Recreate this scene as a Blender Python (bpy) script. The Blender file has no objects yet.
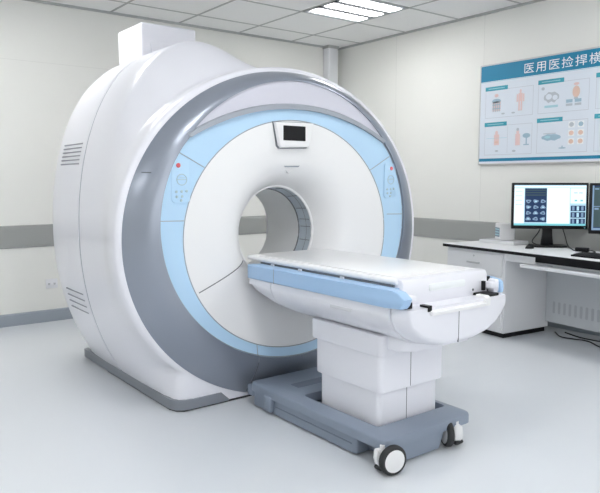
import bpy, bmesh, math, random
from mathutils import Vector, Matrix
random.seed(7)
PI = math.pi
S = bpy.context.scene
COL = S.collection
OFF = [Vector((0, 0, 0))]          # world position of the thing being built

# ------------------------------------------------------------------ materials
def mat(name, col, rough=.5, metal=0., spec=.5, coat=0., noise=0., nscale=8., bump=0., bscale=200., emit=None, estr=0.):
    m = bpy.data.materials.new(name); m.use_nodes = True
    nt = m.node_tree; b = nt.nodes['Principled BSDF']
    b.inputs['Base Color'].default_value = (*col, 1)
    b.inputs['Roughness'].default_value = rough
    b.inputs['Metallic'].default_value = metal
    b.inputs['Specular IOR Level'].default_value = spec
    b.inputs['Coat Weight'].default_value = coat
    b.inputs['Coat Roughness'].default_value = .1
    tc = nt.nodes.new('ShaderNodeTexCoord')
    if noise > 0:
        n = nt.nodes.new('ShaderNodeTexNoise'); n.inputs['Scale'].default_value = nscale; n.inputs['Detail'].default_value = 4
        nt.links.new(tc.outputs['Object'], n.inputs['Vector'])
        mx = nt.nodes.new('ShaderNodeMix'); mx.data_type = 'RGBA'
        mx.inputs[6].default_value = (*[c * (1 - noise) for c in col], 1)
        mx.inputs[7].default_value = (*[min(1, c * (1 + noise)) for c in col], 1)
        nt.links.new(n.outputs['Fac'], mx.inputs[0]); nt.links.new(mx.outputs[2], b.inputs['Base Color'])
    if bump > 0:
        n2 = nt.nodes.new('ShaderNodeTexNoise'); n2.inputs['Scale'].default_value = bscale; n2.inputs['Detail'].default_value = 3
        nt.links.new(tc.outputs['Object'], n2.inputs['Vector'])
        bp = nt.nodes.new('ShaderNodeBump'); bp.inputs['Strength'].default_value = bump; bp.inputs['Distance'].default_value = .002
        nt.links.new(n2.outputs['Fac'], bp.inputs['Height']); nt.links.new(bp.outputs['Normal'], b.inputs['Normal'])
    if emit:
        b.inputs['Emission Color'].default_value = (*emit, 1); b.inputs['Emission Strength'].default_value = estr
    return m

M = dict(
    wall=mat('wall_paint', (.86, .86, .825), .55, noise=.012, nscale=2.5, bump=.05, bscale=300),
    ceil=mat('ceiling_tile', (.90, .905, .90), .8, noise=.03, nscale=60, bump=.12, bscale=150),
    tbar=mat('ceiling_bar', (.47, .48, .48), .5),
    floor=mat('floor_vinyl', (.72, .75, .79), .24, spec=.45, noise=.018, nscale=1.7, bump=.02, bscale=40),
    guard=mat('wall_guard_grey', (.36, .37, .36), .45, noise=.02, nscale=5),
    base=mat('baseboard_grey_blue', (.34, .38, .43), .45, noise=.02, nscale=5),
    column=mat('column_white', (.84, .85, .88), .5, noise=.01),
    shell=mat('gloss_white_shell', (.83, .835, .895), .28, spec=.5, coat=.25, noise=.006, nscale=3),
    disc=mat('white_front_disc', (.89, .89, .90), .32, spec=.5, coat=.15, noise=.005, nscale=3),
    silver=mat('silver_paint', (.30, .33, .39), .32, metal=.55, coat=.2, noise=.02, nscale=400),
    lens=mat('pale_lavender_panel', (.66, .66, .745), .3, coat=.2, noise=.01, nscale=3),
    blue=mat('sky_blue_panel', (.50, .72, .93), .32, coat=.2, noise=.01, nscale=3),
    bluestrip=mat('armrest_blue', (.38, .57, .82), .38, coat=.1, noise=.01, nscale=3),
    seam=mat('seam_dark', (.16, .17, .19), .6),
    seamg=mat('seam_grey', (.36, .39, .44), .6),
    plinth=mat('plinth_grey', (.23, .25, .285), .4, noise=.02),
    black=mat('black_plastic', (.008, .008, .010), .4, spec=.25),
    softblack=mat('black_rubber', (.02, .021, .023), .6),
    bore=mat('bore_liner', (.80, .81, .82), .4, noise=.01),
    led=mat('bore_band', (.46, .52, .58), .35, noise=.02),
    cart=mat('cart_grey_blue', (.24, .285, .36), .42, coat=.1, noise=.015, nscale=5),
    cartd=mat('cart_recess', (.16, .19, .24), .5),
    hub=mat('wheel_hub_white', (.82, .82, .83), .35),
    metal=mat('brushed_metal', (.55, .56, .58), .3, metal=.9),
    desk=mat('desk_laminate', (.80, .81, .83), .45, noise=.012, nscale=6),
    deskg=mat('desk_panel_grey', (.62, .645, .67), .5, noise=.012, nscale=6),
    slot=mat('vent_slot', (.50, .52, .55), .6),
    ventd=mat('vent_slot_dark', (.30, .31, .35), .6),
    red=mat('red_button', (.85, .16, .18), .35),
    icon=mat('button_grey', (.47, .60, .66), .5),
    teal=mat('poster_teal', (.008, .225, .40), .5),
    teal2=mat('poster_teal_tab', (.05, .36, .47), .5),
    tealp=mat('poster_pale_teal', (.40, .66, .74), .5),
    paper=mat('poster_paper', (.74, .80, .88), .5, noise=.01),
    line=mat('poster_line', (.55, .58, .64), .5),
    pink=mat('poster_pink', (.80, .60, .59), .5),
    orange=mat('poster_orange', (.76, .55, .46), .5),
    greyp=mat('poster_grey', (.50, .55, .61), .5),
    bluep=mat('poster_blue_grey', (.36, .52, .63), .5),
    white=mat('white_print', (.88, .91, .93), .5),
    alu=mat('poster_aluminium', (.62, .63, .63), .35, metal=.3),
    lamp=mat('lamp_diffuser', (.9, .9, .9), .5, emit=(1., .995, .985), estr=20.),
    lampf=mat('lamp_reflector', (.62, .64, .68), .4, metal=.2),
    scrw=mat('screen_white', (.01, .01, .01), .35, spec=.1, emit=(.80, .93, 1.), estr=1.15),
    scrb=mat('screen_pale_blue', (.01, .01, .01), .35, spec=.1, emit=(.50, .76, .92), estr=1.),
    scrt=mat('screen_teal', (.01, .01, .01), .35, spec=.1, emit=(.22, .62, .70), estr=1.),
    scrn=mat('screen_navy', (.01, .01, .01), .35, spec=.1, emit=(.015, .04, .11), estr=1.),
    scrm=mat('screen_mid_blue', (.01, .01, .01), .35, spec=.1, emit=(.22, .34, .50), estr=1.),
    scrg=mat('screen_dark_green', (.01, .01, .01), .35, spec=.1, emit=(.05, .09, .10), estr=1.),
)

# ------------------------------------------------------------------ helpers
def obj(name, bm, m, parent=None, smooth=35, mods=None):
    me = bpy.data.meshes.new(name)
    bmesh.ops.transform(bm, matrix=Matrix.Translation(-OFF[0]), verts=bm.verts)
    bm.to_mesh(me); bm.free()
    for x in (m if isinstance(m, (list, tuple)) else [m]): me.materials.append(x)
    if smooth:
        for p in me.polygons: p.use_smooth = True
        me.set_sharp_from_angle(angle=math.radians(smooth))
    o = bpy.data.objects.new(name, me); COL.objects.link(o)
    if parent: o.parent = parent
    return o

def tag(o, label=None, cat=None, group=None, kind=None):
    if label: o['label'] = label
    if cat: o['category'] = cat
    if group: o['group'] = group
    if kind: o['kind'] = kind
    return o

def thing(name, label, cat, loc=(0, 0, 0), rz=0., group=None):
    o = bpy.data.objects.new(name, None); COL.objects.link(o)
    o.location = loc; o.rotation_euler = (0, 0, rz); o.empty_display_size = .1
    return tag(o, label, cat, group)

def struct(name, bm, m, smooth=0):
    return tag(obj(name, bm, m, None, smooth), kind='structure')

def B(): return bmesh.new()

def box(bm, x0, x1, y0, y1, z0, z1, bev=0., seg=3, mi=0, mtx=None):
    v = [bm.verts.new((x, y, z)) for z in (z0, z1) for y in (y0, y1) for x in (x0, x1)]
    fs = [bm.faces.new([v[i] for i in q]) for q in ((0, 2, 3, 1), (4, 5, 7, 6), (0, 1, 5, 4), (2, 6, 7, 3), (0, 4, 6, 2), (1, 3, 7, 5))]
    for f in fs: f.material_index = mi
    if mtx is not None: bmesh.ops.transform(bm, matrix=mtx, verts=v)
    if bev > 0:
        es = list({e for f in fs for e in f.edges})
        r = bmesh.ops.bevel(bm, geom=es, offset=bev, segments=seg, affect='EDGES', profile=.5)
        for f in r['faces']: f.material_index = mi
    return bm

def prism(bm, pts, axis, a, b, bev=0., seg=2, mi=0):
    """extrude a 2D polygon; axis 'x': pts are (y,z); 'y': (x,z); 'z': (x,y)"""
    def P(p, t):
        return {'x': (t, p[0], p[1]), 'y': (p[0], t, p[1]), 'z': (p[0], p[1], t)}[axis]
    A = [bm.verts.new(P(p, a)) for p in pts]; C = [bm.verts.new(P(p, b)) for p in pts]
    n = len(pts); fs = [bm.faces.new(A[::-1]), bm.faces.new(C)]
    for i in range(n): fs.append(bm.faces.new((A[i], A[(i + 1) % n], C[(i + 1) % n], C[i])))
    for f in fs: f.material_index = mi
    if bev > 0:
        es = list(set(list(fs[0].edges) + list(fs[1].edges)))
        bmesh.ops.bevel(bm, geom=es, offset=bev, segments=seg, affect='EDGES', profile=.5)
    bmesh.ops.recalc_face_normals(bm, faces=bm.faces)
    return bm

def tube(bm, pts, r, n=6, closed=False):
    pts = [Vector(p) for p in pts]; rings = []
    N = len(pts)
    for i, p in enumerate(pts):
        if closed: t = pts[(i + 1) % N] - pts[i - 1]
        else: t = pts[min(i + 1, N - 1)] - pts[max(i - 1, 0)]
        t.normalize()
        a = t.cross(Vector((0, 0, 1)))
        if a.length < .1: a = t.cross(Vector((0, 1, 0)))
        a.normalize(); c = t.cross(a)
        rings.append([bm.verts.new(p + r * (math.cos(k * 2 * PI / n) * a + math.sin(k * 2 * PI / n) * c)) for k in range(n)])
    rng = range(N) if closed else range(N - 1)
    for i in rng:
        A, C = rings[i], rings[(i + 1) % N]
        for k in range(n): bm.faces.new((A[k], A[(k + 1) % n], C[(k + 1) % n], C[k]))
    if not closed:
        bm.faces.new(rings[0][::-1]); bm.faces.new(rings[-1])
    return bm

def lathe(bm, prof, n=32, mtx=None, mi=0):
    """prof: (r, h) pairs turned about local z"""
    rings = []; vs = []
    for r, h in prof:
        if r < 1e-6: ring = [bm.verts.new((0, 0, h))]
        else: ring = [bm.verts.new((r * math.cos(2 * PI * k / n), r * math.sin(2 * PI * k / n), h)) for k in range(n)]
        rings.append(ring); vs += ring
    fs = []
    for A, C in zip(rings, rings[1:]):
        for k in range(n):
            k2 = (k + 1) % n
            if len(A) == 1 and len(C) == 1: continue
            if len(A) == 1: fs.append(bm.faces.new((A[0], C[k2], C[k])))
            elif len(C) == 1: fs.append(bm.faces.new((A[k], A[k2], C[0])))
            else: fs.append(bm.faces.new((A[k], A[k2], C[k2], C[k])))
    for f in fs: f.material_index = mi
    if mtx is not None: bmesh.ops.transform(bm, matrix=mtx, verts=vs)
    return bm

def loft(bm, rings, closed=True, cap0=False, cap1=False):
    R = [[bm.verts.new(p) for p in r] for r in rings]
    n = len(R[0])
    for A, C in zip(R, R[1:]):
        for k in range(n if closed else n - 1):
            k2 = (k + 1) % n
            bm.faces.new((A[k], A[k2], C[k2], C[k]))
    if cap0: bm.faces.new(R[0][::-1])
    if cap1: bm.faces.new(R[-1])
    return bm

def frame_mtx(o, zdir, up=(0, 0, 1)):
    z = Vector(zdir).normalized(); x = Vector(up).cross(z)
    if x.length < .01: x = Vector((1, 0, 0))
    x.normalize(); y = z.cross(x)
    m = Matrix((x, y, z)).transposed().to_4x4(); m.translation = Vector(o)
    return m

def rrect(x0, x1, y0, y1, r, n=5):
    out = []
    for cx, cy, a0 in ((x1 - r, y1 - r, 0), (x0 + r, y1 - r, 90), (x0 + r, y0 + r, 180), (x1 - r, y0 + r, 270)):
        for k in range(n + 1):
            a = math.radians(a0 + 90 * k / n); out.append((cx + r * math.cos(a), cy + r * math.sin(a)))
    return out

# ------------------------------------------------------------------ room
WX, WY, CZ = 5.45, 6.34, 2.985
X0, Y0 = -3.2, -2.6
struct('floor', box(B(), X0, WX, Y0, WY, -.1, 0), M['floor'])
struct('ceiling', box(B(), X0, WX, Y0, WY, CZ, CZ + .1), M['ceil'])
struct('wall_left', box(B(), X0, WX, WY, WY + .12, 0, CZ), M['wall'])
struct('wall_right', box(B(), WX, WX + .12, Y0, WY + .12, 0, CZ), M['wall'])
wb = B()
WA, WB2, WZ0, WZ1 = -.6, 3.8, .85, 2.55
box(wb, X0, WA, Y0 - .12, Y0, 0, CZ); box(wb, WB2, WX, Y0 - .12, Y0, 0, CZ); box(wb, WA, WB2, Y0 - .12, Y0, 0, WZ0); box(wb, WA, WB2, Y0 - .12, Y0, WZ1, CZ)
struct('wall_rear', wb, M['wall'])
wb = B()
for x in (WA, WA + 1.1, WA + 2.2, WA + 3.3, WB2): box(wb, x - .03, x + .03, Y0 - .09, Y0 - .03, WZ0, WZ1)
for z in (WZ0, WZ1): box(wb, WA, WB2, Y0 - .09, Y0 - .03, z - .03, z + .03)
struct('added_window_1', wb, M['column'])  # unseen window added behind the camera to light the scanner face
pl_ = bpy.data.lights.new('added_window_portal', 'AREA'); pl_.shape = 'RECTANGLE'; pl_.size = WB2 - WA; pl_.size_y = WZ1 - WZ0  # portal for the daylight of the added window
pl_.cycles.is_portal = True
plo = bpy.data.objects.new('added_window_portal', pl_); COL.objects.link(plo); plo.location = ((WA + WB2) / 2, Y0 - .1, (WZ0 + WZ1) / 2); plo.rotation_euler = (PI / 2, 0, 0)
struct('wall_west', box(B(), X0 - .12, X0, Y0, WY, 0, CZ), M['wall'])
PIT = .735
bm = B()
gx = [WX - PIT * k for k in range(1, 12)]; gy = [4.45 + PIT * k for k in range(-9, 3)]
for x in gx: box(bm, x - .011, x + .011, Y0, WY, CZ - .004, CZ + .002)
for y in gy: box(bm, X0, WX, y - .011, y + .011, CZ - .0036, CZ + .002)
box(bm, X0, WX, WY - .022, WY, CZ - .02, CZ + .002); box(bm, WX - .022, WX, Y0, WY, CZ - .02, CZ + .002)
struct('trim_1', bm, M['tbar'])
bm = B(); prism(bm, [(WY, .722), (WY - .014, .728), (WY - .018, .75), (WY - .018, .905), (WY - .014, .927), (WY, .933)], 'x', X0, WX - .1)
struct('trim_2', bm, M['guard'])
bm = B(); prism(bm, [(WX, .722), (WX - .014, .728), (WX - .018, .75), (WX - .018, .905), (WX - .014, .927), (WX, .933)], 'y', Y0, WY - .1)
struct('trim_3', bm, M['guard'])
bm = B(); prism(bm, [(WY, 0), (WY - .016, 0), (WY - .016, .105), (WY - .008, .115), (WY, .115)], 'x', X0, WX - .1)
struct('baseboard_left', bm, M['base'])
bm = B(); prism(bm, [(WX, 0), (WX - .016, 0), (WX - .016, .105), (WX - .008, .115), (WX, .115)], 'y', Y0, WY - .1)
struct('baseboard_right', bm, M['base'])
bm = B(); box(bm, WX - .245, WX - .095, WY - .11, WY, 0, CZ - .03, .012, 2)
struct('trim_4', bm, M['column'])
bm = B(); box(bm, WX - .252, WX - .088, WY - .118, WY, CZ - .034, CZ, .0)
struct('trim_5', bm, M['tbar'])
bm = B()   # panel joints of the wall cladding
for y in (4.13, 2.93, 1.73, 5.33): box(bm, WX - .001, WX + .01, y - .002, y + .002, .93, CZ)
box(bm, X0, WX, WY - .001, WY + .01, 2.43, 2.433)
struct('trim_6', bm, mat('panel_joint', (.74, .74, .71), .6))

# recessed ceiling lights
def ceiling_light(cx, cy, label, group=None):
    t = thing('ceiling_light', label, 'ceiling light', (cx, cy, CZ), 0, group)
    h = PIT / 2 - .012
    b = B()
    for a in ((-h, h, -h, -h + .03), (-h, h, h - .03, h), (-h, -h + .03, -h, h), (h - .03, h, -h, h), (-h, h, -.156, -.070), (-h, h, .070, .156)):
        box(b, *a, -.007, .002)
    obj('frame', b, M['lampf'], t, 0)
    for k in (-1, 0, 1):
        b = B(); box(b, -h + .03, h - .03, k * .226 - .070, k * .226 + .070, -.0045, .002); obj('diffuser', b, M['lamp'], t, 0)
    return t
ceiling_light(WX - PIT * 1.5, 4.45 + PIT / 2, 'square recessed ceiling light with three glowing white strips near the corner', 'recessed ceiling lights')
for cx, cy in ((1.4075, 4.45 + PIT / 2), (1.4075, 1.8775), (4.3475, 1.8775), (-1.5325, 4.8175), (-1.5325, 1.8775), (1.4075, -1.0625), (4.3475, -1.0625), (-1.5325, -1.0625)):  # unseen panels added for the light they give the room
    ceiling_light(cx, cy, 'added recessed ceiling light overhead, out of view, put in to light the room', 'added ceiling lights out of view')

# ------------------------------------------------------------------ scanner
SC = Vector((2.47, 3.95, 0)); OFF[0] = SC
scanner = thing('mri_scanner', 'large white tunnel scanner with silver outer ring and pale blue inner ring', 'scanner', SC)
CX, CZ0 = 2.45, 1.0
NT = 288
TH = [2 * PI * k / NT for k in range(NT)]
def r_ell(th, cx, cz, a, b):
    dx, dz = math.cos(th) / a, math.sin(th) / b; px, pz = (CX - cx) / a, (CZ0 - cz) / b
    A = dx * dx + dz * dz; Bq = 2 * (px * dx + pz * dz); C = px * px + pz * pz - 1
    return (-Bq + math.sqrt(Bq * Bq - 4 * A * C)) / (2 * A)
ZMIN = .012
def zlim(th, r, z=ZMIN):
    s = math.sin(th)
    return min(r, (z - CZ0) / s) if s < -1e-6 else r
BORE = (2.47, 1.01)
def R_bore(t): return r_ell(t, 2.47, 1.01, .302, .302)
def R_disc(t): return r_ell(t, 2.455, 1.006, .78, .71)
def R_in(t): return r_ell(t, 2.47, 1.083, .942, .852)
def circ3(p, q, r):
    (ax, ay), (bx_, by), (cx, cy) = p, q, r
    d = 2 * (ax * (by - cy) + bx_ * (cy - ay) + cx * (ay - by))
    ux = ((ax * ax + ay * ay) * (by - cy) + (bx_ * bx_ + by * by) * (cy - ay) + (cx * cx + cy * cy) * (ay - by)) / d
    uy = ((ax * ax + ay * ay) * (cx - bx_) + (bx_ * bx_ + by * by) * (ax - cx) + (cx * cx + cy * cy) * (bx_ - ax)) / d
    return ux, uy, math.hypot(ax - ux, ay - uy)
CL = circ3((1.706, 1.583), (3.222, 1.598), (2.44, 1.790)); CU = circ3((1.706, 1.583), (3.222, 1.598), (2.44, 1.952))
def R_low(t): return r_ell(t, CL[0], CL[1], CL[2], CL[2])
def R_up(t): return r_ell(t, CU[0], CU[1], CU[2], CU[2])
def R_so(t): return zlim(t, r_ell(t, 2.478, 1.0, 1.130, 1.02), .03)
TL = [k for k in range(NT // 2) if R_up(TH[k]) > R_low(TH[k]) and math.sin(TH[k]) > .3]   # where the lens sits
t1, t2 = TH[TL[0]], TH[TL[-1]]
def sstep(x): x = max(0, min(1, x)); return x * x * (3 - 2 * x)
def R_blue(t):
    e = R_in(t)
    if t1 <= t <= t2: return R_low(t)
    d = min(abs(t - t1), abs(t - t2)); w = sstep(1 - d / .10)
    if 0 < t < PI and w > 0: return e * (1 - w) + w * R_low(t1 if abs(t - t1) < abs(t - t2) else t2)
    return e
def R_lens(t): return max(R_blue(t), R_up(t)) if t1 <= t <= t2 else R_blue(t)
def fY(t, r):
    rb, rd, ru, rl, ro = R_bore(t), R_disc(t), R_blue(t), R_lens(t), R_so(t)
    if r <= rd:
        q = max(0, min(1, (rd - r) / (rd - rb))); return 3.262 + .05 * q ** 2 + .178 * q ** 6
    if r <= rl: return 3.262 - .010 * (r - rd) / max(.01, rl - rd)
    q = min(1, (r - rl) / max(.01, ro - rl)); return 3.238 + .102 * q ** 1.8
def P3(t, r, dy=0.): return Vector((CX + r * math.cos(t), fY(t, r) + dy, CZ0 + r * math.sin(t)))
def band(Ra, Rb, n, ts=TH, closed=True, dy=0., e=1e-4):
    bm = B(); rings = []
    for i in range(n + 1):
        q = i / n; rings.append([P3(t, Ra(t) + e + (Rb(t) - Ra(t) - 2 * e) * q, dy) for t in ts])
    loft(bm, rings, closed); return bm
def onface(x, z, dy=-.001):
    t = math.atan2(z - CZ0, x - CX) % (2 * PI); r = math.hypot(x - CX, z - CZ0)
    return Vector((x, fY(t, r) + dy, z))
def faceline(p, q, n=14, dy=-.0005): return [onface(p[0] + (q[0] - p[0]) * k / n, p[1] + (q[1] - p[1]) * k / n, dy) for k in range(n + 1)]

disc = obj('front_disc', band(R_bore, R_disc, 26), M['disc'], scanner, 60)
blue = obj('inner_ring', band(R_disc, R_blue, 4), M['blue'], scanner, 60)
tag(blue, 'pale blue ring around the white front disc')
ring = band(R_lens, R_so, 10)
# inner step of the silver ring
ra = [P3(t, R_lens(t) + 1e-4) for t in TH]; rb = [Vector((p.x, 3.268, p.z)) for p in ra]
loft(ring, [rb, ra]); ring_o = obj('outer_ring', ring, M['silver'], scanner, 40)
tag(ring_o, 'silver grey ring around the face')
tl = [TH[k] for k in TL]
lens = obj('crescent_panel', band(R_blue, R_lens, 6, tl, False, dy=-.004), M['lens'], scanner, 60)
tag(lens, 'pale lavender crescent panel at the top of the ring')
lt = B(); rings = []
for d, dy in ((-.008, 0.), (-.008, -.016), (.018, -.016), (.026, -.002)):
    rings.append([Vector((CX + (R_low(t) + d) * math.cos(t), 3.252 + dy, CZ0 + (R_low(t) + d) * math.sin(t))) for t in tl])
loft(lt, rings, False); obj('crescent_trim', lt, M['seamg'], lens, 40)
# seams
def seam(lines, r=.003, parent=scanner, m='seam', closed=False):
    for l in lines:
        b = B(); tube(b, l, r, 6, closed); obj('seam', b, M[m], parent, 40)
seam([[P3(t, R_disc(t), 0) for t in TH]], .0032, disc, 'seamg', True)
seam([[P3(t, R_blue(t) - .004, 0) for t in TH]], .003, blue, 'seamg', True)
seam([faceline((1.768, .708), (2.13, .855))], .0032, disc, 'seam')
seam([faceline((1.655, 1.50), (1.815, 1.42)), faceline((1.535, 1.127), (1.68, 1.124)), faceline((3.268, 1.512), (3.09, 1.414)), faceline((3.26, 1.112), (3.40, 1.109)), faceline((2.161, .346), (2.161, .245))], .0026, blue, 'seamg')
seam([faceline((2.161, .236), (2.125, .045)), faceline((1.46, 1.392), (1.50, 1.390))], .003, ring_o, 'seam')
# bore
b = B(); N = 64
def circ(r, y, cx=BORE[0], cz=BORE[1]): return [Vector((cx + r * math.cos(2 * PI * k / N), y, cz + r * math.sin(2 * PI * k / N))) for k in range(N)]
def flare(r, q): return [Vector((BORE[0] + r * math.cos(2 * PI * k / N), 4.0 + q * (4.905 - .485 * sstep((BORE[0] + .63 * math.cos(2 * PI * k / N) - 2.30) / .62) - 4.0), BORE[1] + r * math.sin(2 * PI * k / N))) for k in range(N)]
loft(b, [circ(.285, 3.61), circ(.284, 3.8), circ(.286, 3.97), flare(.292, .02), flare(.31, .07), flare(.385, .25), flare(.47, .5), flare(.55, .75), flare(.63, 1.)])
bore = obj('bore_liner', b, M['bore'], scanner, 60)
b = B(); loft(b, [circ(.300, 3.492), circ(.298, 3.52), circ(.292, 3.60), circ(.284, 3.612)])
band_o = obj('bore_light_band', b, M['led'], scanner, 30)
for a in (-62, -35, -14, 4, 14, 30, 52, 75, 100, 130, 165, 200, 235, 265):
    t = math.radians(a)
    b = B(); tube(b, [(BORE[0] + r * math.cos(t), y, BORE[1] + r * math.sin(t)) for r, y in ((.2985, 3.505), (.290, 3.605))], .0025, 5); obj('seam', b, M['seam'], band_o, 40)
b = B(); tube(b, [p for p in circ(.2965, 3.545)], .002, 5, True); obj('seam', b, M['seam'], band_o, 40)
b = B(); tube(b, circ(.303, 3.490), .010, 10, True); obj('bore_lip', b, M['disc'], scanner, 60)
b = B(); tube(b, circ(.2835, 3.613), .005, 8, True); obj('bore_inner_lip', b, M['seam'], scanner, 60)
# screen housing
b = B()
hp = [(2.288, 1.698), (2.318, 1.560), (2.333, 1.546), (2.535, 1.553), (2.550, 1.567), (2.582, 1.704)]
prism(b, hp, 'y', 3.232, 3.30, .008, 3); hous = obj('screen_housing', b, M['disc'], scanner, 40)
b = B(); prism(b, [(2.281, 1.702), (2.312, 1.556), (2.330, 1.540), (2.538, 1.547), (2.556, 1.563), (2.589, 1.708)], 'y', 3.256, 3.30); obj('housing_gap', b, M['seam'], hous, 0)
b = B(); box(b, 2.344, 2.514, 3.229, 3.24, 1.590, 1.680, .003, 2); obj('screen', b, M['black'], hous, 0)
# laser mark under the screen
b = B(); prism(b, [(2.40, 1.436), (2.446, 1.392), (2.52, 1.438)], 'y', onface(2.45, 1.41).y - .004, onface(2.45, 1.41).y + .02, .002); lm = obj('alignment_mark', b, M['disc'], scanner, 40)
b = B(); prism(b, [(2.398, 1.438), (2.41, 1.43), (2.51, 1.431), (2.522, 1.440)], 'y', onface(2.45, 1.43).y - .008, onface(2.45, 1.43).y + .01); obj('mark_cap', b, M['seamg'], lm, 0)
# control panels
def ctrl(px, sgn):
    y = 3.254
    b = B()
    prism(b, rrect(px - .055, px + .055, 1.225, 1.465, .02), 'y', y - .004, y + .004, .001)
    cp = obj('control_panel', b, M['blue'], scanner, 40)
    def btn(x, z, r, m, name='button'):
        b = B(); lathe(b, [(0, .006), (r * .8, .006), (r, .003), (r, 0)], 20, frame_mtx((x, y - .003, z), (0, -1, 0))); obj(name, b, M[m], cp, 40)
    btn(px - .012 * sgn - .001, 1.430, .013, 'red')
    b = B(); c = (px + .006, y - .005, 1.352)
    tube(b, [(c[0] + .030 * math.cos(k * PI / 12), c[1], c[2] + .030 * math.sin(k * PI / 12)) for k in range(24)], .0025, 5, True)
    box(b, c[0] - .028, c[0] + .028, c[1] - .002, c[1] + .001, c[2] - .002, c[2] + .002)
    box(b, c[0] - .012, c[0] + .016, c[1] - .002, c[1] + .001, c[2] + .008, c[2] + .011)
    obj('dial', b, M['icon'], cp, 0)
    for x, z in ((-.028, 1.285), (.004, 1.287), (.034, 1.289), (-.026, 1.258), (.006, 1.26), (.0, 1.238)):
        btn(px + x, z, .0075, 'icon')
ctrl(1.660, 1); ctrl(3.279, -1)

# white shell: rim, hood, drum
def in_rim(x, z, a, b): return ((x - 2.478) / a) ** 2 + ((z - 1.0) / b) ** 2 <= 1
def in_drum(x, z, s=1., dzs=1.):
    if z > 1.0:
        a, n = (.66, 2.1) if x < 2.05 else (1.10, 1.6)
        return (abs(x - 2.05) / a) ** n + ((z - 1.0) / 1.215) ** n <= 1
    a = .89 if x < 2.28 else .87
    return (abs(x - 2.28) / a) ** 2 + ((1.0 - z) / 1.33) ** 2 <= 1
def section(fn, Y, foot=True, fx=1.652):
    out = []
    for t in TH:
        c, s = math.cos(t), math.sin(t); lo, hi = .2, 2.2
        for _ in range(26):
            m = (lo + hi) / 2; x, z = CX + m * c, CZ0 + m * s
            ins = fn(x, z) or (foot and fx <= x <= 3.40 and z < .33)
            if ins and z >= ZMIN: lo = m
            else: hi = m
        out.append(Vector((CX + lo * c, Y, CZ0 + lo * s)))
    return out
b = B()
so = [P3(t, R_so(t)) for t in TH]
rings = [so, section(lambda x, z: in_rim(x, z, 1.142, 1.03), 3.340, fx=1.76), section(lambda x, z: in_rim(x, z, 1.158, 1.043), 3.348, fx=1.715),
         section(lambda x, z: in_rim(x, z, 1.165, 1.050), 3.365, fx=1.682), section(lambda x, z: in_rim(x, z, 1.166, 1.050), 3.40, fx=1.664), section(lambda x, z: in_rim(x, z, 1.164, 1.048), 3.50)]
def mixsec(A, C, w, Y): return [Vector((p.x * (1 - w) + q.x * w, Y, p.z * (1 - w) + q.z * w)) for p, q in zip(A, C)]
d0 = section(lambda x, z: in_drum(x, z), 3.8)
def flank(A, C, w, Y):
    out = []
    for p, q in zip(A, C):
        lw = sstep((p.z - 1.25) / .45); v = w * lw + (1 - lw) * sstep((Y - 3.36) / .44)
        out.append(Vector((p.x * (1 - v) + q.x * v, Y, p.z * (1 - v) + q.z * v)))
    return out
rim = section(lambda x, z: in_rim(x, z, 1.166, 1.050), 3.5); rings[-1] = flank(rim, d0, 0., 3.50)
for w, Y in ((.05, 3.512), (.18, 3.530), (.42, 3.57), (.66, 3.62), (.86, 3.665), (.96, 3.690), (1., 3.715)): rings.append(flank(rim, d0, w, Y))
rings += [mixsec(d0, d0, 0, 3.80), mixsec(d0, d0, 0, 4.128), mixsec(d0, [Vector((2.3, 0, 1.0))] * NT, .008, 4.130)]
loft(b, rings); obj('front_shell', b, M['shell'], scanner, 50)
b = B()
def yrear(x): return 4.905 - .485 * sstep((x - 2.30) / .62)
def shr(w, Y):
    out = []
    for p in d0:
        x, z = p.x + (2.3 - p.x) * w, p.z + (1.0 - p.z) * w if p.z > .05 else p.z
        out.append(Vector((x, 4.138 + (Y - 4.138) * (yrear(p.x) - 4.138) / .767, z)))
    return out
rr = [shr(.008, 4.148), shr(0, 4.151), shr(0, 4.4), shr(.006, 4.62), shr(.02, 4.74), shr(.05, 4.83), shr(.10, 4.885), shr(.14, 4.905)]
last = [Vector((BORE[0] + .63 * math.cos(t), yrear(BORE[0] + .63 * math.cos(t)), BORE[1] + .63 * math.sin(t))) for t in TH]
loft(b, rr + [last]); rear = obj('rear_shell', b, M['shell'], scanner, 50)
b = B(); loft(b, [shr(.0035, 4.126), shr(.0035, 4.156)]); obj('seam', b, M['seamg'], rear, 0)
def drumx(z): return 2.05 - .66 * (1 - ((z - 1) / 1.215) ** 2.1) ** (1 / 2.1) if z > 1 else 2.28 - .89 * math.sqrt(1 - ((1 - z) / 1.33) ** 2)
# side vents
def vent(z0, z1, n, y0, y1):
    b = B()
    for k in range(n):
        z = z0 + (z1 - z0) * k / (n - 1); x = drumx(z); h = .0055
        v = [(drumx(zz) - d, zz) for zz, d in ((z - h, -.004), (z - h * .6, .003), (z + h * .6, .003), (z + h, -.004))]
        prism(b, v, 'y', y0, y1)
    return obj('vent', b, M['ventd'], rear, 0)
vent(1.455, 1.585, 6, 4.22, 4.58); vent(.47, .60, 4, 4.22, 4.56)
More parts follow.
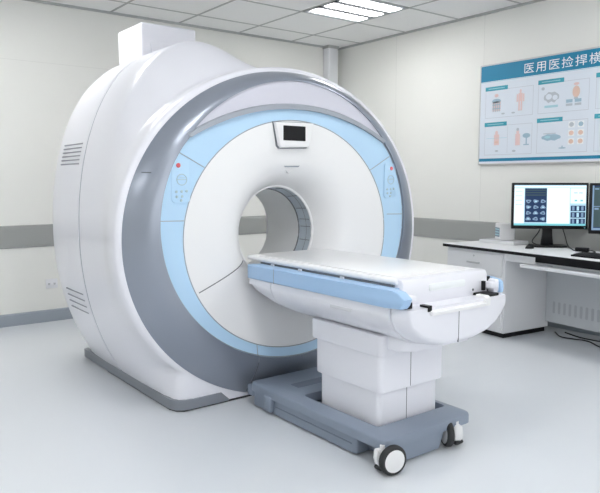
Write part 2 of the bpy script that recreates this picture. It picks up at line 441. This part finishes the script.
# plinth wrapping the foot
b = B()
def plin(x, y0, x1, h):
    pts = [(1.642, 4.86), (1.640, 3.44), (1.646, 3.40), (1.660, 3.365), (1.690, 3.342), (1.73, 3.331), (1.94, 3.330), (2.00, 3.332)]
    zt = [.07, .068, .067, .067, .067, .067, .066, .012]
    rings = []
    for (px, py), z in zip(pts, zt):
        ix, iy = (px + .03, py + .03) if py < 3.44 else (px + .03, py)
        rings.append([Vector((px, py, .009)), Vector((px, py, z)), Vector((ix, iy, z + .004)), Vector((ix, iy, .009))])
    return rings
loft(b, plin(0, 0, 0, 0), True, True, True); bmesh.ops.recalc_face_normals(b, faces=b.faces); obj('plinth', b, M['plinth'], scanner, 40)
b = B(); prism(b, [(1.646, 4.40), (1.646, 3.42), (1.665, 3.366), (1.70, 3.338), (1.95, 3.336), (3.36, 3.36), (3.36, 4.40)], 'z', .0005, .0088); obj('contact_shadow_plate', b, M['softblack'], scanner, 0)  # black edge below the plinth stands in for its contact shadow
# cable duct on the top
b = B()
box(b, 1.965, 2.395, 4.40, 4.83, 2.10, 2.455, .016, 4); duct = obj('cable_duct', b, M['shell'], scanner, 40)
b = B(); prism(b, [(4.36, 2.20), (4.40, 2.33), (4.43, 2.33), (4.43, 2.2)], 'x', 2.03, 2.35, .006); obj('duct_collar', b, M['shell'], duct, 40)

# ------------------------------------------------------------------ patient table
PT = Vector((2.42, 2.6, 0)); OFF[0] = PT
tb = thing('patient_table', 'white patient table with blue side rails on a wheeled grey base', 'patient table', PT)
TX = 2.46
# cart
b = B()
op = rrect(2.062, 2.70, 2.055, 3.20, .045); ip = rrect(2.165, 2.665, 2.205, 2.80, .02)
def ringplate(bm, o, i, z0, z1, ch=.012):
    n = len(o)
    cx = sum(p[0] for p in o) / n; cy = sum(p[1] for p in o) / n
    def sc(p, d): l = math.hypot(p[0] - cx, p[1] - cy); return (p[0] - d * (p[0] - cx) / l, p[1] - d * (p[1] - cy) / l)
    R = [[Vector((*p, z1)) for p in i], [Vector((*sc(p, ch), z1)) for p in o], [Vector((*sc(p, ch * .3), z1 - ch * .3)) for p in o], [Vector((*p, z1 - ch)) for p in o], [Vector((*p, z0)) for p in o], [Vector((*p, z0)) for p in i], [Vector((*p, z1)) for p in i]]
    loft(bm, R)
ringplate(b, op, ip, .100, .150)
cart = obj('cart_deck', b, M['cart'], tb, 40)
b = B(); ringplate(b, rrect(2.080, 2.682, 2.27, 3.185, .02), rrect(2.165, 2.665, 2.285, 3.1, .015), .012, .104, .004); obj('cart_skirt', b, M['cart'], cart, 40)
b = B(); box(b, 2.16, 2.67, 2.20, 3.10, .02, .05); obj('cart_floor', b, M['cartd'], cart, 0)
b = B(); prism(b, [(2.165, .105), (2.50, .105), (2.455, .012), (2.195, .012)], 'y', 2.066, 2.29, .008); obj('front_bumper', b, M['cart'], cart, 40)
b = B(); prism(b, rrect(2.22, 2.60, 2.92, 3.00, .012), 'z', .148, .1515); obj('deck_recess', b, M['cartd'], cart, 0)
b = B(); box(b, 2.052, 2.10, 2.965, 3.035, .02, .115, .012, 3); obj('docking_latch', b, M['cart'], cart, 40)
b = B(); box(b, 2.07, 2.69, 3.17, 3.235, .06, .125, .012, 3); obj('docking_bar', b, M['cart'], cart, 40)
b = B(); box(b, 2.078, 2.0815, 2.30, 2.95, .055, .060); obj('seam', b, M['cartd'], cart, 0)
# casters
def caster(px, py, zdir, side):
    z = Vector(zdir).normalized(); R = .070
    c = Vector((px, py, R + .001))
    b = B(); lathe(b, [(.044, .016), (.057, .019), (.065, .016), (.070, .008), (.070, -.008), (.065, -.016), (.057, -.019), (.044, -.016)], 40, frame_mtx(c, z))
    w = obj('caster', b, M['softblack'], tb, 40); w.name = 'wheel'
    b = B(); lathe(b, [(0, .020), (.042, .0205), (.054, .018), (.056, .014), (.056, -.014), (.054, -.018), (0, -.018)], 40, frame_mtx(c, z)); h = obj('hub', b, M['hub'], w, 30)
    # fork housing on the far side of the wheel, with a stem into the deck
    x = Vector((0, 0, 1)).cross(z).normalized(); f = c - z * .050 + x * side
    b = B(); m = Matrix((x, Vector((0, 0, 1)), z)).transposed().to_4x4(); m.translation = f
    pts = [(-.036, .024), (-.032, .040), (.032, .040), (.036, .024), (.035, -.005), (.030, -.030), (.012, -.046), (-.012, -.046), (-.030, -.030), (-.035, -.005)]
    A = [b.verts.new(m @ Vector((p[0], p[1], -.022))) for p in pts]; C = [b.verts.new(m @ Vector((p[0], p[1], .020))) for p in pts]
    fs = [b.faces.new(A[::-1]), b.faces.new(C)] + [b.faces.new((A[i], A[(i + 1) % 10], C[(i + 1) % 10], C[i])) for i in range(10)]
    bmesh.ops.bevel(b, geom=list(set(list(fs[0].edges) + list(fs[1].edges))), offset=.005, segments=2, affect='EDGES')
    lathe(b, [(.012, .10), (.012, .128), (0, .128)], 16, Matrix.Translation(Vector((f.x, f.y, 0))))
    obj('fork', b, M['hub'], w, 35)
    b = B(); box(b, f.x - .03, f.x + .03, f.y - .03, f.y + .03, .012, .034, .012, 2); obj('brake', b, M['softblack'], w, 40)
    return w
caster(2.080, 2.020, (-.20, -1, 0), -.024)
caster(2.535, 2.085, (-.88, .47, 0), 0.)
# pedestal
def stage(x0, x1, y0, y1, z0, z1, r=.03):
    b = B(); prism(b, rrect(x0, x1, y0, y1, r), 'z', z0, z1, .004)
    s = obj('pedestal_stage', b, M['shell'], tb, 40)
    b = B(); box(b, 2.393, 2.397, y0 - .0008, y0 + .004, z0 + .004, z1 - .004); obj('seam', b, M['seam'], s, 0)
    return s
stage(2.200, 2.635, 2.235, 2.70, .05, .330); stage(2.183, 2.652, 2.210, 2.72, .308, .500); stage(2.170, 2.665, 2.195, 2.745, .497, .600)
for z in (.4985,):
    b = B(); prism(b, rrect(2.176, 2.659, 2.201, 2.735, .03), 'z', .496, .500); obj('seam', b, M['seamg'], tb, 0)
b = B(); prism(b, rrect(2.21, 2.72, 2.07, 2.73, .06), 'z', .535, .60, .015); obj('under_flange', b, M['shell'], tb, 40)
# body: U-shaped hull lofted along its length
def hull(y, zb, wid=1., zt=.772):
    H = .772 - zb
    half = [(.385, zt), (.388, .74), (.384, .772 - H * .26), (.362, .772 - H * .46), (.300, .772 - H * .70), (.225, .772 - H * .87), (.12, .772 - H * .975), (0, zb)]
    pts = [(TX - x * wid, z) for x, z in half] + [(TX + x * wid, z) for x, z in half[-2::-1]]
    return [Vector((x, y, z)) for x, z in pts]
b = B()
loft(b, [hull(2.052, .560), hull(2.9, .562), hull(2.98, .566)], True, True, True); body = obj('table_body', b, M['shell'], tb, 40)
b = B(); loft(b, [hull(2.985, .566), hull(3.05, .576), hull(3.12, .598), hull(3.17, .630), hull(3.198, .665), hull(3.206, .70)], True, True, True); obj('body_tail', b, M['shell'], body, 40)
b = B(); loft(b, [hull(1.952, .606, .885), hull(1.956, .590, .905), hull(1.97, .578, .922), hull(2.0, .568, .945), hull(2.047, .562, .972)], True, True, True); endc = obj('body_end', b, M['shell'], body, 40)
b = B(); box(b, TX - .020, TX - .0165, 1.9508, 1.957, .582, .742); obj('seam', b, M['seam'], endc, 0)
b = B(); box(b, TX - .41, TX + .40, 2.046, 2.053, .70, .77); obj('seam', b, M['seamg'], body, 0).hide_render = False
bpy.data.objects.remove(bpy.data.objects[body.children[-1].name])
b = B(); box(b, TX - .3895, TX - .386, 2.30, 2.46, .715, .730, .001, 1); obj('name_plate', b, mat('plate_pale', (.66, .67, .71), .4), body, 0)
# side rails
def side_rail(s):
    xo = TX + s * .400; xi = TX + s * (.345 if s < 0 else .368)
    if s < 0: poly = [(3.205, .775), (3.205, .856), (2.02, .858), (1.985, .854), (1.945, .826), (1.957, .797), (1.972, .780), (2.06, .776)]
    else: poly = [(3.205, .775), (3.205, .856), (2.3, .856), (2.06, .846), (2.02, .841), (2.002, .828), (1.998, .79), (2.002, .772)]
    def bx(x0, x1, *a, **k): return box(B(), min(TX + s * x0, TX + s * x1), max(TX + s * x0, TX + s * x1), *a, **k)
    b = B(); prism(b, poly, 'x', min(xo, xi), max(xo, xi), .007 if s < 0 else .012, 3); r = obj('side_rail', b, M['bluestrip'], tb, 40); tag(r, 'blue side rail')
    obj('seam', bx(.398, .4015, 2.935, 2.938, .775, .855), M['seamg'], r, 0)
    obj('inner_rail', bx(.30, .36, 2.07, 3.20, .772, .8545), M['bluestrip'], r, 0)
    if s < 0:
        obj('rail_catch', bx(.30, .345, 1.962, 2.06, .806, .836, bev=.008), M['shell'], r, 40)
        obj('rail_gap', bx(.30, .345, 1.99, 2.10, .772, .803), M['black'], r, 0)
    else:
        obj('inner_arm', bx(.330, .372, 2.008, 2.20, .775, .843, bev=.012), M['shell'], r, 40)
        obj('rail_catch', bx(.284, .350, 1.995, 2.07, .797, .832, bev=.009), M['shell'], r, 40)
        obj('rail_gap', bx(.300, .345, 2.05, 2.10, .772, .855), M['black'], r, 0)
        obj('catch_gap', bx(.268, .284, 2.03, 2.06, .790, .838), M['black'], r, 0)
    for y in (2.45, 2.8, 3.06): obj('spacer', bx(.315, .325, y - .012, y + .012, .853, .866), M['shell'], r, 0)
side_rail(-1)
side_rail(1)
b = B(); prism(b, [(1.935, .737), (1.932, .752), (1.95, .760), (2.06, .764), (2.06, .735)], 'x', TX - .225, TX + .175, .005); obj('front_ledge', b, M['disc'], tb, 40)
b = B(); box(b, TX - .24, TX - .215, 1.948, 2.0, .755, .782); obj('ledge_gap', b, M['black'], tb, 0)
b = B(); box(b, TX + .205, TX + .30, 1.962, 2.05, .768, .784); obj('ledge_gap', b, M['black'], tb, 0)
b = B(); prism(b, [(1.938, .737), (1.935, .775), (1.95, .785), (2.0, .786), (2.0, .735)], 'x', TX + .165, TX + .205, .005); obj('ledge_stop', b, M['disc'], tb, 40)
# table top slab
b = B()
def slab(y, x, z0, z1, r=.014):
    return [Vector((px, y, pz)) for px, pz in rrect(TX - x, TX + x, z0, z1, r, 4)]
loft(b, [slab(2.075, .300, .866, .886), slab(2.085, .312, .864, .893), slab(3.28, .318, .864, .893), slab(3.34, .312, .864, .893), slab(3.372, .27, .866, .890)], True, True, True)
top = obj('table_top', b, M['disc'], tb, 40)
b = B(); prism(b, rrect(TX - .272, TX + .272, 2.12, 3.30, .04), 'z', .889, .8975, .003); obj('mattress_pad', b, M['disc'], top, 40)
b = B(); prism(b, [(2.048, .768), (2.044, .78), (2.046, .872), (2.056, .890), (2.075, .894), (2.105, .893), (2.105, .768)], 'x', TX - .302, TX + .318, .008, 3); ec = obj('end_cap', b, M['shell'], tb, 40)
b = B(); prism(b, rrect(TX - .128, TX + .135, .826, .860, .010), 'y', 2.041, 2.06, .002); obj('grip', b, M['white'], ec, 40)
b = B(); lathe(b, [(0, .003), (.006, .003), (.006, 0)], 14, frame_mtx((TX + .20, 2.0445, .800), (0, -1, 0))); obj('button', b, M['seam'], ec, 40)
b = B(); box(b, TX - .310, TX + .312, 2.10, 3.20, .762, .8635, 0); obj('slide_bed', b, M['seam'], tb, 0)
OFF[0] = Vector((0, 0, 0))

# ------------------------------------------------------------------ desk (local x along the front edge, y towards the wall)
DR = (4.732, 3.985); DA = math.radians(-96.5)
DSKM = Matrix.Translation((DR[0], DR[1], 0)) @ Matrix.Rotation(DA, 4, 'Z')
def dw(u, v, z): return DSKM @ Vector((u, v, z))
dk = thing('desk', 'long white computer desk with black-edged top and drawers along the right wall', 'desk', (DR[0], DR[1], 0), DA)
L, D = 2.35, .60
b = B(); box(b, 0, L, 0, D, .738, .765, .002, 1); top_ = obj('desktop', b, M['desk'], dk, 0)
b = B(); box(b, -.003, L, -.004, .004, .737, .7615); box(b, -.004, .003, 0, D, .737, .7615); obj('edge_band', b, M['black'], top_, 0)
b = B(); box(b, .03, .72, .025, .60, .045, .737, .003, 1); cab = obj('drawer_cabinet', b, M['desk'], dk, 0)
b = B(); box(b, .05, .70, .05, .58, .001, .046); obj('cabinet_base', b, M['black'], cab, 0)
for z0, z1 in ((.535, .715), (.335, .525), (.065, .325)):
    b = B(); box(b, .055, .695, .012, .026, z0, z1, .003, 2); dr = obj('drawer', b, M['desk'], cab, 0)
    zh = (z0 + z1) / 2
    b = B(); box(b, .30, .45, -.004, .012, zh - .008, zh + .008, .004, 2); obj('handle', b, M['metal'], dr, 40)
    b = B(); lathe(b, [(0, .003), (.008, .003), (.008, 0)], 14, frame_mtx((.375, .012, z1 - .03), (0, -1, 0))); obj('lock', b, M['metal'], dr, 40)
b = B(); box(b, .722, 1.02, .03, .05, .672, .736, .002, 1); obj('apron', b, M['desk'], dk, 0)
b = B(); box(b, .724, L - .05, .06, .58, .676, .694, .002, 1); box(b, .90, L - .05, -.01, .06, .640, .668, .003, 1); kt = obj('keyboard_tray', b, M['desk'], dk, 0)
b = B(); box(b, 1.02, L - .1, .03, .05, .694, .736); obj('tray_gap_shade', b, M['black'], kt, 0)  # black sheet stands in for the shade in the slot above the tray
b = B(); box(b, .722, 1.62, .555, .575, .10, .70, .002, 1); mp = obj('modesty_panel', b, M['deskg'], dk, 0)
b = B(); box(b, 1.623, L - .05, .555, .575, .10, .70, .002, 1); obj('modesty_panel', b, M['deskg'], dk, 0)
b = B()
for k in range(9):
    u = .80 + k * .054
    if k % 1 == 0: prism(b, rrect(u, u + .024, .185, .29, .01), 'y', .5535, .556)
obj('vent', b, M['slot'], mp, 0)
b = B(); box(b, .765, .785, .546, .556, .56, .64, .003, 1); obj('handle', b, M['slot'], mp, 0)
b = B(); box(b, L - .05, L - .02, .02, .60, .001, .738); obj('side_panel', b, M['desk'], dk, 0)

def on_desk(name, label, cat, u, v, rz=0., z=.766, group=None):
    p = dw(u, v, 0); return thing(name, label, cat, (p.x, p.y, z), DA + rz, group)

# white case and box at the left end of the desk
t = on_desk('flat_case', 'flat white case lying at the left end of the desk', 'case', .30, .46, .06)
b = B(); box(b, -.19, .20, -.11, .11, 0, .022, .005, 3); obj('lower_half', b, M['desk'], t, 40)
b = B(); box(b, -.188, .198, -.108, .108, .023, .030, .003, 2); obj('lid', b, M['shell'], t, 40)
t = on_desk('desktop_box', 'small upright white box with dark slotted side standing on the flat white case', 'box', .30, .48, -.45, .797)
b = B(); box(b, -.062, .070, -.07, .07, 0, .155, .010, 3); pb = obj('body', b, M['disc'], t, 40)
b = B(); box(b, -.048, .050, -.0725, -.068, .03, .115); pbk = obj('side_panel', b, mat('slate_blue', (.22, .29, .36), .5), t, 0)
b = B()
for k in range(3): box(b, -.042, .044, -.0742, -.0722, .045 + k * .025, .053 + k * .025)
obj('slots', b, M['tealp'], pbk, 0)

# monitors
def rect(bm, x0, x1, z0, z1, y, mi):
    f = bm.faces.new([bm.verts.new((x, y, z)) for x, z in ((x0, z0), (x1, z0), (x1, z1), (x0, z1))]); f.material_index = mi
def monitor(loc, rz, label, kind):
    t = thing('monitor', label, 'monitor', loc, rz, 'desk monitors')
    w, z0, z1 = .322, .157, .560
    tilt = Matrix.Translation((0, 0, z0)) @ Matrix.Rotation(math.radians(-3), 4, 'X') @ Matrix.Translation((0, 0, -z0))
    b = B(); box(b, -w, w, -.012, .018, z0, z1, .006, 2)
    box(b, -w * .6, w * .6, .016, .045, z0 + .06, z1 - .06, .012, 2)
    bmesh.ops.transform(b, matrix=tilt, verts=b.verts); cas = obj('casing', b, M['black'], t, 40)
    b = B(); e = -.0128; q = .020
    xl, xr, zb, zt = -w + q, w - q, z0 + .030, z1 - .020
    W, H = xr - xl, zt - zb
    def R(a, c, d, f, mi, k=1): rect(b, xl + a * W, xl + c * W, zb + d * H, zb + f * H, e - .0003 * k, mi)
    mats = [M['scrw'], M['scrb'], M['scrt'], M['scrn'], M['scrm'], M['scrg']]
    if kind == 0:
        R(0, 1, 0, 1, 1)
        R(0, 1, .94, .985, 0, 2); R(0, 1, 0, .05, 2, 2)
        R(.0, .14, .05, .92, 0, 2)
        for k in range(4): R(.02, .11, .84 - k * .11, .848 - k * .11, 4, 3)
        R(.15, .455, .08, .92, 3, 2)
        for k in range(3): R(.16, .445, .86 - k * .06, .885 - k * .06, 5, 3)
        for i in range(4):
            for j in range(3):
                cx, cz = .20 + j * .102, .60 - i * .145
                fv = []
                for a in range(14):
                    an = 2 * PI * a / 14; rr = .036 * (1 + .18 * math.sin(3 * an + i + j))
                    fv.append(b.verts.new((xl + (cx + rr * math.cos(an)) * W, e - .0009, zb + (cz + 1.2 * rr * math.sin(an)) * H)))
                f = b.faces.new(fv); f.material_index = 4
                R(cx - .012, cx + .016, cz - .014, cz + .010, 1 if (i + j) % 2 else 3, 4)
        R(.46, .775, .05, .93, 0, 2)
        R(.785, .995, .55, .92, 0, 2)
        R(.83, .88, .80, .815, 4, 3); R(.90, .95, .80, .815, 4, 3); R(.84, .875, .60, .64, 2, 3); R(.92, .955, .60, .64, 2, 3)
        for i in range(3):
            zz = .42 - i * .16
            R(.79, .99, zz - .06, zz + .075, 3, 2)
            for j in range(3): R(.81 + j * .062, .842 + j * .062, zz - .045, zz + .06, 1 if j == 1 else 4, 3)
        R(.79, .99, .0, .05, 2, 3)
    else:
        R(0, 1, 0, 1, 3)
        for i in range(2):
            for j in range(3):
                R(.02 + j * .33, .325 + j * .33, .07 + i * .47, .52 + i * .45, 5, 2)
                R(.03 + j * .33, .08 + j * .33, .46 + i * .45, .50 + i * .44, 4, 3)
        R(0, 1, .525, .54, 4, 3); R(0, 1, 0, .05, 4, 3); R(0, .02, 0, 1, 4, 4)
    bmesh.ops.transform(b, matrix=tilt, verts=b.verts); obj('screen', b, mats, cas, 0)
    b = B(); box(b, .29, .30, -.0125, -.0118, z0 + .010, z0 + .014); bmesh.ops.transform(b, matrix=tilt, verts=b.verts); obj('power_light', b, M['scrt'], cas, 0)
    b = B(); prism(b, [(-.055, .012), (-.042, .10), (-.042, .26), (.042, .26), (.042, .10), (.055, .012)], 'y', .045, .075, .006); obj('neck', b, M['black'], t, 40)
    b = B(); prism(b, rrect(-.155, .155, -.075, .12, .05), 'z', .0, .014, .004); obj('base', b, M['black'], t, 40)
    return t
mon = monitor((5.185, 3.19, .766), math.radians(-44.5), 'black monitor showing a bright white screen with dark scan images', 0)
monitor((5.175, 2.465, .766), math.radians(-50), 'black monitor with a dark navy screen cut off at the right edge', 1)
# keyboard
def keyboard(t, w, d):
    b = B(); prism(b, [(-d / 2, 0), (-d / 2, .012), (d / 2, .022), (d / 2, 0)], 'x', -w / 2, w / 2, .002); k = obj('tray', b, M['black'], t, 0)
    b = B()
    for r in range(5):
        y = -d / 2 + .018 + r * (d - .03) / 5; z = .013 + .01 * r / 5
        for c in range(18): box(b, -w / 2 + .012 + c * (w - .024) / 18, -w / 2 + .009 + (c + 1) * (w - .024) / 18, y, y + (d - .03) / 5 - .004, z - .002, z + .006)
    tag(obj('keys', b, M['softblack'], t, 0), kind='stuff')
keyboard(on_desk('keyboard', 'black keyboard lying on the desktop in front of the dark screen', 'keyboard', 1.52, .19, .06, group='computer keyboards'), .46, .16)
keyboard(on_desk('keyboard', 'black keyboard in the pull-out tray under the desktop', 'keyboard', 1.32, .17, 0, .695, group='computer keyboards'), .48, .17)
# adapter and cables
t = on_desk('power_adapter', 'small black power adapter on the desk between the two monitors', 'adapter', 1.135, .46, .2)
b = B(); box(b, -.05, .05, -.028, .028, 0, .034, .006, 2); ad = obj('case', b, M['black'], t, 40)
b = B(); box(b, -.058, -.048, -.01, .01, .008, .024, .003, 1); obj('plug', b, M['softblack'], t, 0)
t = on_desk('computer_mouse', 'small black mouse on the desk left of the lit monitor', 'mouse', .74, .30, .4)
b = B(); rings = []
for k, (y, w, h) in enumerate(((-.055, .012, .010), (-.048, .026, .022), (-.02, .032, .034), (.02, .031, .036), (.045, .024, .026), (.054, .010, .010))):
    rings.append([Vector((w * math.cos(a), y, max(0, h * math.sin(a)))) for a in [PI * q / 10 for q in range(11)]])
loft(b, rings, True, True, True); obj('shell', b, M['black'], t, 50)
b = B(); tube(b, [(0, -.044, .030), (0, -.030, .038), (0, -.018, .038)], .004, 8); obj('scroll_wheel', b, M['softblack'], t, 40)
def spline(pts, n=8):
    P = [Vector(p) for p in pts]; P = [2 * P[0] - P[1]] + P + [2 * P[-1] - P[-2]]; out = []
    for i in range(1, len(P) - 2):
        for k in range(n):
            t = k / n; a, b_, c, d = P[i - 1], P[i], P[i + 1], P[i + 2]
            out.append(.5 * ((2 * b_) + (c - a) * t + (2 * a - 5 * b_ + 4 * c - d) * t * t + (3 * b_ - a - 3 * c + d) * t ** 3))
    return out + [P[-2]]
def cable(pts, label, r=.0045, group=None):
    b = B(); tube(b, spline(pts), r, 8); o = obj('cable', b, M['softblack'], None, 50); tag(o, label, 'cable', group); return o
zc = .7715
def monitor_cable(pts):
    OFF[0] = Vector(mon.location); b = B(); tube(b, spline(pts), .0045, 8)
    bmesh.ops.transform(b, matrix=Matrix.Translation(OFF[0]) @ Matrix.Rotation(-mon.rotation_euler.z, 4, 'Z') @ Matrix.Translation(-OFF[0]), verts=b.verts)
    obj('cable', b, M['softblack'], mon, 50); OFF[0] = Vector((0, 0, 0))
monitor_cable([(5.20, 3.25, .98), (5.19, 3.30, .88), (5.17, 3.34, .80), tuple(dw(.70, .50, zc)), tuple(dw(.68, .47, zc))])
monitor_cable([(5.27, 3.13, .98), (5.28, 3.09, .86), (5.26, 3.05, .785), tuple(dw(1.04, .47, zc)), tuple(dw(1.07, .462, zc))])
cable([tuple(dw(1.187, .47, .783)), tuple(dw(1.24, .48, zc)), tuple(dw(1.27, .40, zc)), tuple(dw(1.26, .33, zc))], 'thin black cable curling from the adapter towards the desktop keyboard')
cable([tuple(dw(.80, .60, .006)), tuple(dw(.95, .50, .006)), tuple(dw(1.15, .56, .006)), tuple(dw(1.35, .47, .006)), tuple(dw(1.6, .52, .006))], 'black cable on the floor under the desk, looser front one', .006, 'cables under the desk')
cable([tuple(dw(.85, .67, .006)), tuple(dw(1.05, .62, .006)), tuple(dw(1.30, .645, .006)), tuple(dw(1.55, .615, .006)), tuple(dw(1.8, .64, .006))], 'black cable on the floor under the desk, close to the wall', .006, 'cables under the desk')

# ------------------------------------------------------------------ poster
K = 1.0264; PY = 4.152
po = thing('wall_poster', 'wide medical poster with teal header and Chinese lettering on right wall', 'poster', (WX, PY, 1.5))
OFF[0] = Vector((WX, PY, 1.5))
def pz(z): return 1.35 + (z - 1.35) * K
PW = 1.95; zb, zt = pz(1.497), pz(2.446)
b = B(); box(b, WX - .018, WX - .001, PY - PW, PY, zb, zt, .0); obj('backing', b, M['alu'], po, 0)
b = B()
for a in ((PY - PW, PY, zb, zb + .014), (PY - PW, PY, zt - .014, zt), (PY - .012, PY, zb, zt), (PY - PW, PY - PW + .012, zb, zt)):
    box(b, WX - .024, WX - .002, *a, .003, 1)
obj('frame', b, M['alu'], po, 0)
pm = [M['paper'], M['teal'], M['teal2'], M['tealp'], M['line'], M['pink'], M['orange'], M['greyp'], M['bluep'], M['white']]
b = B()
def pr(u0, u1, z0, z1, mi, k=1):
    x = WX - .018 - .0006 * k
    f = b.faces.new([b.verts.new((x, PY - u * K, pz(z))) for u, z in ((u0, z0), (u1, z0), (u1, z1), (u0, z1))]); f.material_index = mi
def pe(u, z, ru, rz_, mi, k=2, n=16, wob=0.):
    x = WX - .018 - .0006 * k
    f = b.faces.new([b.verts.new((x, PY - (u + ru * math.cos(2 * PI * a / n)) * K, pz(z + rz_ * (1 + wob * math.sin(3 * a)) * math.sin(2 * PI * a / n)))) for a in range(n)]); f.material_index = mi
UE = PW / K - .01
pr(.01, UE, 1.51, 2.434, 0)
pr(.01, UE, 2.285, 2.434, 1, 2); pr(.01, UE, 2.276, 2.281, 3, 2)
pr(.01, UE, 1.528, 1.556, 1, 2)
def outline(u0, u1, z0, z1):
    w = .0035
    for q in ((u0, u1, z0, z0 + w), (u0, u1, z1 - w, z1), (u0, u0 + w, z0, z1), (u1 - w, u1, z0, z1)): pr(*q, 4, 2)
def figure(u, z0, z1, mi=5):
    h = z1 - z0; hw = h * .14
    pe(u, z1 - h * .08, h * .055, h * .08, mi)
    pr(u - hw * .3, u + hw * .3, z1 - h * .2, z1 - h * .14, mi, 2)
    pr(u - hw * .8, u + hw * .8, z0 + h * .45, z1 - h * .18, mi, 3)
    pr(u - hw * 1.5, u - hw * .9, z0 + h * .42, z1 - h * .22, mi, 3); pr(u + hw * .9, u + hw * 1.5, z0 + h * .42, z1 - h * .22, mi, 3)
    pr(u - hw * .75, u - hw * .12, z0, z0 + h * .46, mi, 3); pr(u + hw * .12, u + hw * .75, z0, z0 + h * .46, mi, 3)
for ci, (u0, u1) in enumerate(((.07, .585), (.635, 1.112), (1.17, 1.66))):
    for zi, (z0, z1) in enumerate(((1.938, 2.20), (1.588, 1.865))):
        outline(u0, u1, z0, z1)
        pr(u0 - .004, u0 + .245, z1 - .006, z1 + .032, 2, 3)
        pr(u0 + .03, u0 + .21, z1 + .010, z1 + .016, 3, 4)
        if ci == 2: outline(u0 + .05, u1 - .05, z0 + .04, z1 - .05)
# top left: torso and body figure
pe(.192, 2.145, .022, .016, 5); pe(.192, 2.095, .05, .02, 8); pr(.15, .24, 2.00, 2.09, 5, 2)
for k in range(4): pr(.155 + k * .022, .167 + k * .022, 1.995, 2.08, 7, 3)
pr(.15, .24, 2.02, 2.028, 8, 4); pr(.15, .24, 2.055, 2.063, 8, 4)
figure(.453, 1.985, 2.178); pe(.27, 1.972, .02, .008, 7); pe(.38, 1.972, .02, .008, 7)
# top middle: machine drawing and head
pe(.68, 2.155, .016, .014, 7); pe(.765, 2.075, .075, .045, 7, wob=.2); pe(.74, 2.08, .03, .025, 0, 3); pe(.80, 2.07, .025, .022, 0, 3)
pr(.70, .83, 1.985, 2.005, 3, 2)
pe(.995, 2.165, .026, .012, 5); pe(.995, 2.10, .034, .05, 6); pe(.995, 2.045, .02, .012, 7)
for u in (.905, .985): pr(u, u + .06, 1.985, 2.005, 7, 3); pr(u, u + .06, 2.012, 2.04, 8, 3)
# bottom left: torso, body and lamp
pe(.205, 1.795, .016, .022, 5); pr(.178, .235, 1.68, 1.78, 5, 2); pr(.185, .228, 1.70, 1.715, 6, 3); pr(.09, .32, 1.745, 1.748, 3, 2)
pe(.436, 1.815, .014, .014, 7, 4); pe(.436, 1.79, .016, .02, 5); pr(.412, .462, 1.67, 1.775, 5, 2)
pe(.528, 1.755, .04, .022, 8); pr(.522, .535, 1.67, 1.75, 8, 2); pr(.50, .556, 1.668, 1.678, 8, 2)
pr(.325, .328, 1.60, 1.85, 4, 2); pe(.21, 1.625, .018, .008, 7); pe(.40, 1.62, .02, .01, 7)
# bottom middle: scanner drawing and six small scans
pe(.775, 1.725, .095, .028, 8, wob=.15); pr(.70, .82, 1.755, 1.762, 7, 3); pe(.74, 1.728, .03, .012, 3, 3)
pe(.885, 1.628, .036, .006, 8, 3); pr(.88, .89, 1.632, 1.648, 8, 3)
for i in range(3):
    for j in range(2):
        u, z = .965 + j * .085, 1.825 - i * .072
        pr(u - .028, u + .028, z - .026, z + .026, 9, 2); pe(u, z, .022, .02, (7, 6, 6)[i] if (i or j == 0) else 8, 3)
obj('print', b, pm, po, 0)
# lettering of the header
cu = bpy.data.curves.new('lettering', 'FONT'); cu.body = '医用医捡捍横推'; cu.size = .1; cu.space_character = 1.18
to = bpy.data.objects.new('lettering_source', cu); COL.objects.link(to)
bpy.context.view_layer.update()
me = bpy.data.meshes.new_from_object(to.evaluated_get(bpy.context.evaluated_depsgraph_get()))
bpy.data.objects.remove(to)
xs = [v.co.x for v in me.vertices]; ys = [v.co.y for v in me.vertices]
sx = (.485 + 7 * .1235 - .02 - .485) * K / (max(xs) - min(xs)); sy = .092 * K / (max(ys) - min(ys))
for v in me.vertices:
    u = (v.co.x - min(xs)) * sx; z = (v.co.y - min(ys)) * sy
    v.co = Vector((WX - .018 - .0022, PY - .485 * K - u, pz(2.311) + z)) - OFF[0]
me.materials.append(M['white'])
lo = bpy.data.objects.new('lettering', me); COL.objects.link(lo); lo.parent = po
OFF[0] = Vector((0, 0, 0))

# ------------------------------------------------------------------ wall socket
ws = thing('wall_socket', 'small white double wall socket low on the left wall beside the scanner', 'wall socket', (1.85, WY, .365))
b = B(); box(b, -.055, .055, -.012, -.001, -.045, .045, .004, 2); pl = obj('plate', b, M['column'], ws, 40)
b = B()
for x in (-.03, -.02, .02, .03): box(b, x - .002, x + .002, -.0128, -.011, -.012, .006)
obj('slots', b, M['seam'], pl, 0)

# ------------------------------------------------------------------ camera, world, view
cam = bpy.data.cameras.new('camera'); co = bpy.data.objects.new('camera', cam); COL.objects.link(co)
f = 650.; pitch = math.atan(66.5 / 650)
cam.sensor_fit = 'HORIZONTAL'; cam.sensor_width = 36; cam.lens = 36 * f / 600; cam.clip_start = .05
co.location = (0, 0, 1.35); co.rotation_euler = (PI / 2 - pitch, 0, -math.radians(37.4))
S.camera = co
w = bpy.data.worlds.new('world'); S.world = w; w.use_nodes = True
w.node_tree.nodes['Background'].inputs['Color'].default_value = (.96, .98, 1, 1); w.node_tree.nodes['Background'].inputs['Strength'].default_value = 2.6
S.view_settings.view_transform = 'Standard'; S.view_settings.look = 'None'; S.view_settings.gamma = 1; S.view_settings.use_curve_mapping = False
S.view_settings.exposure = 0.12
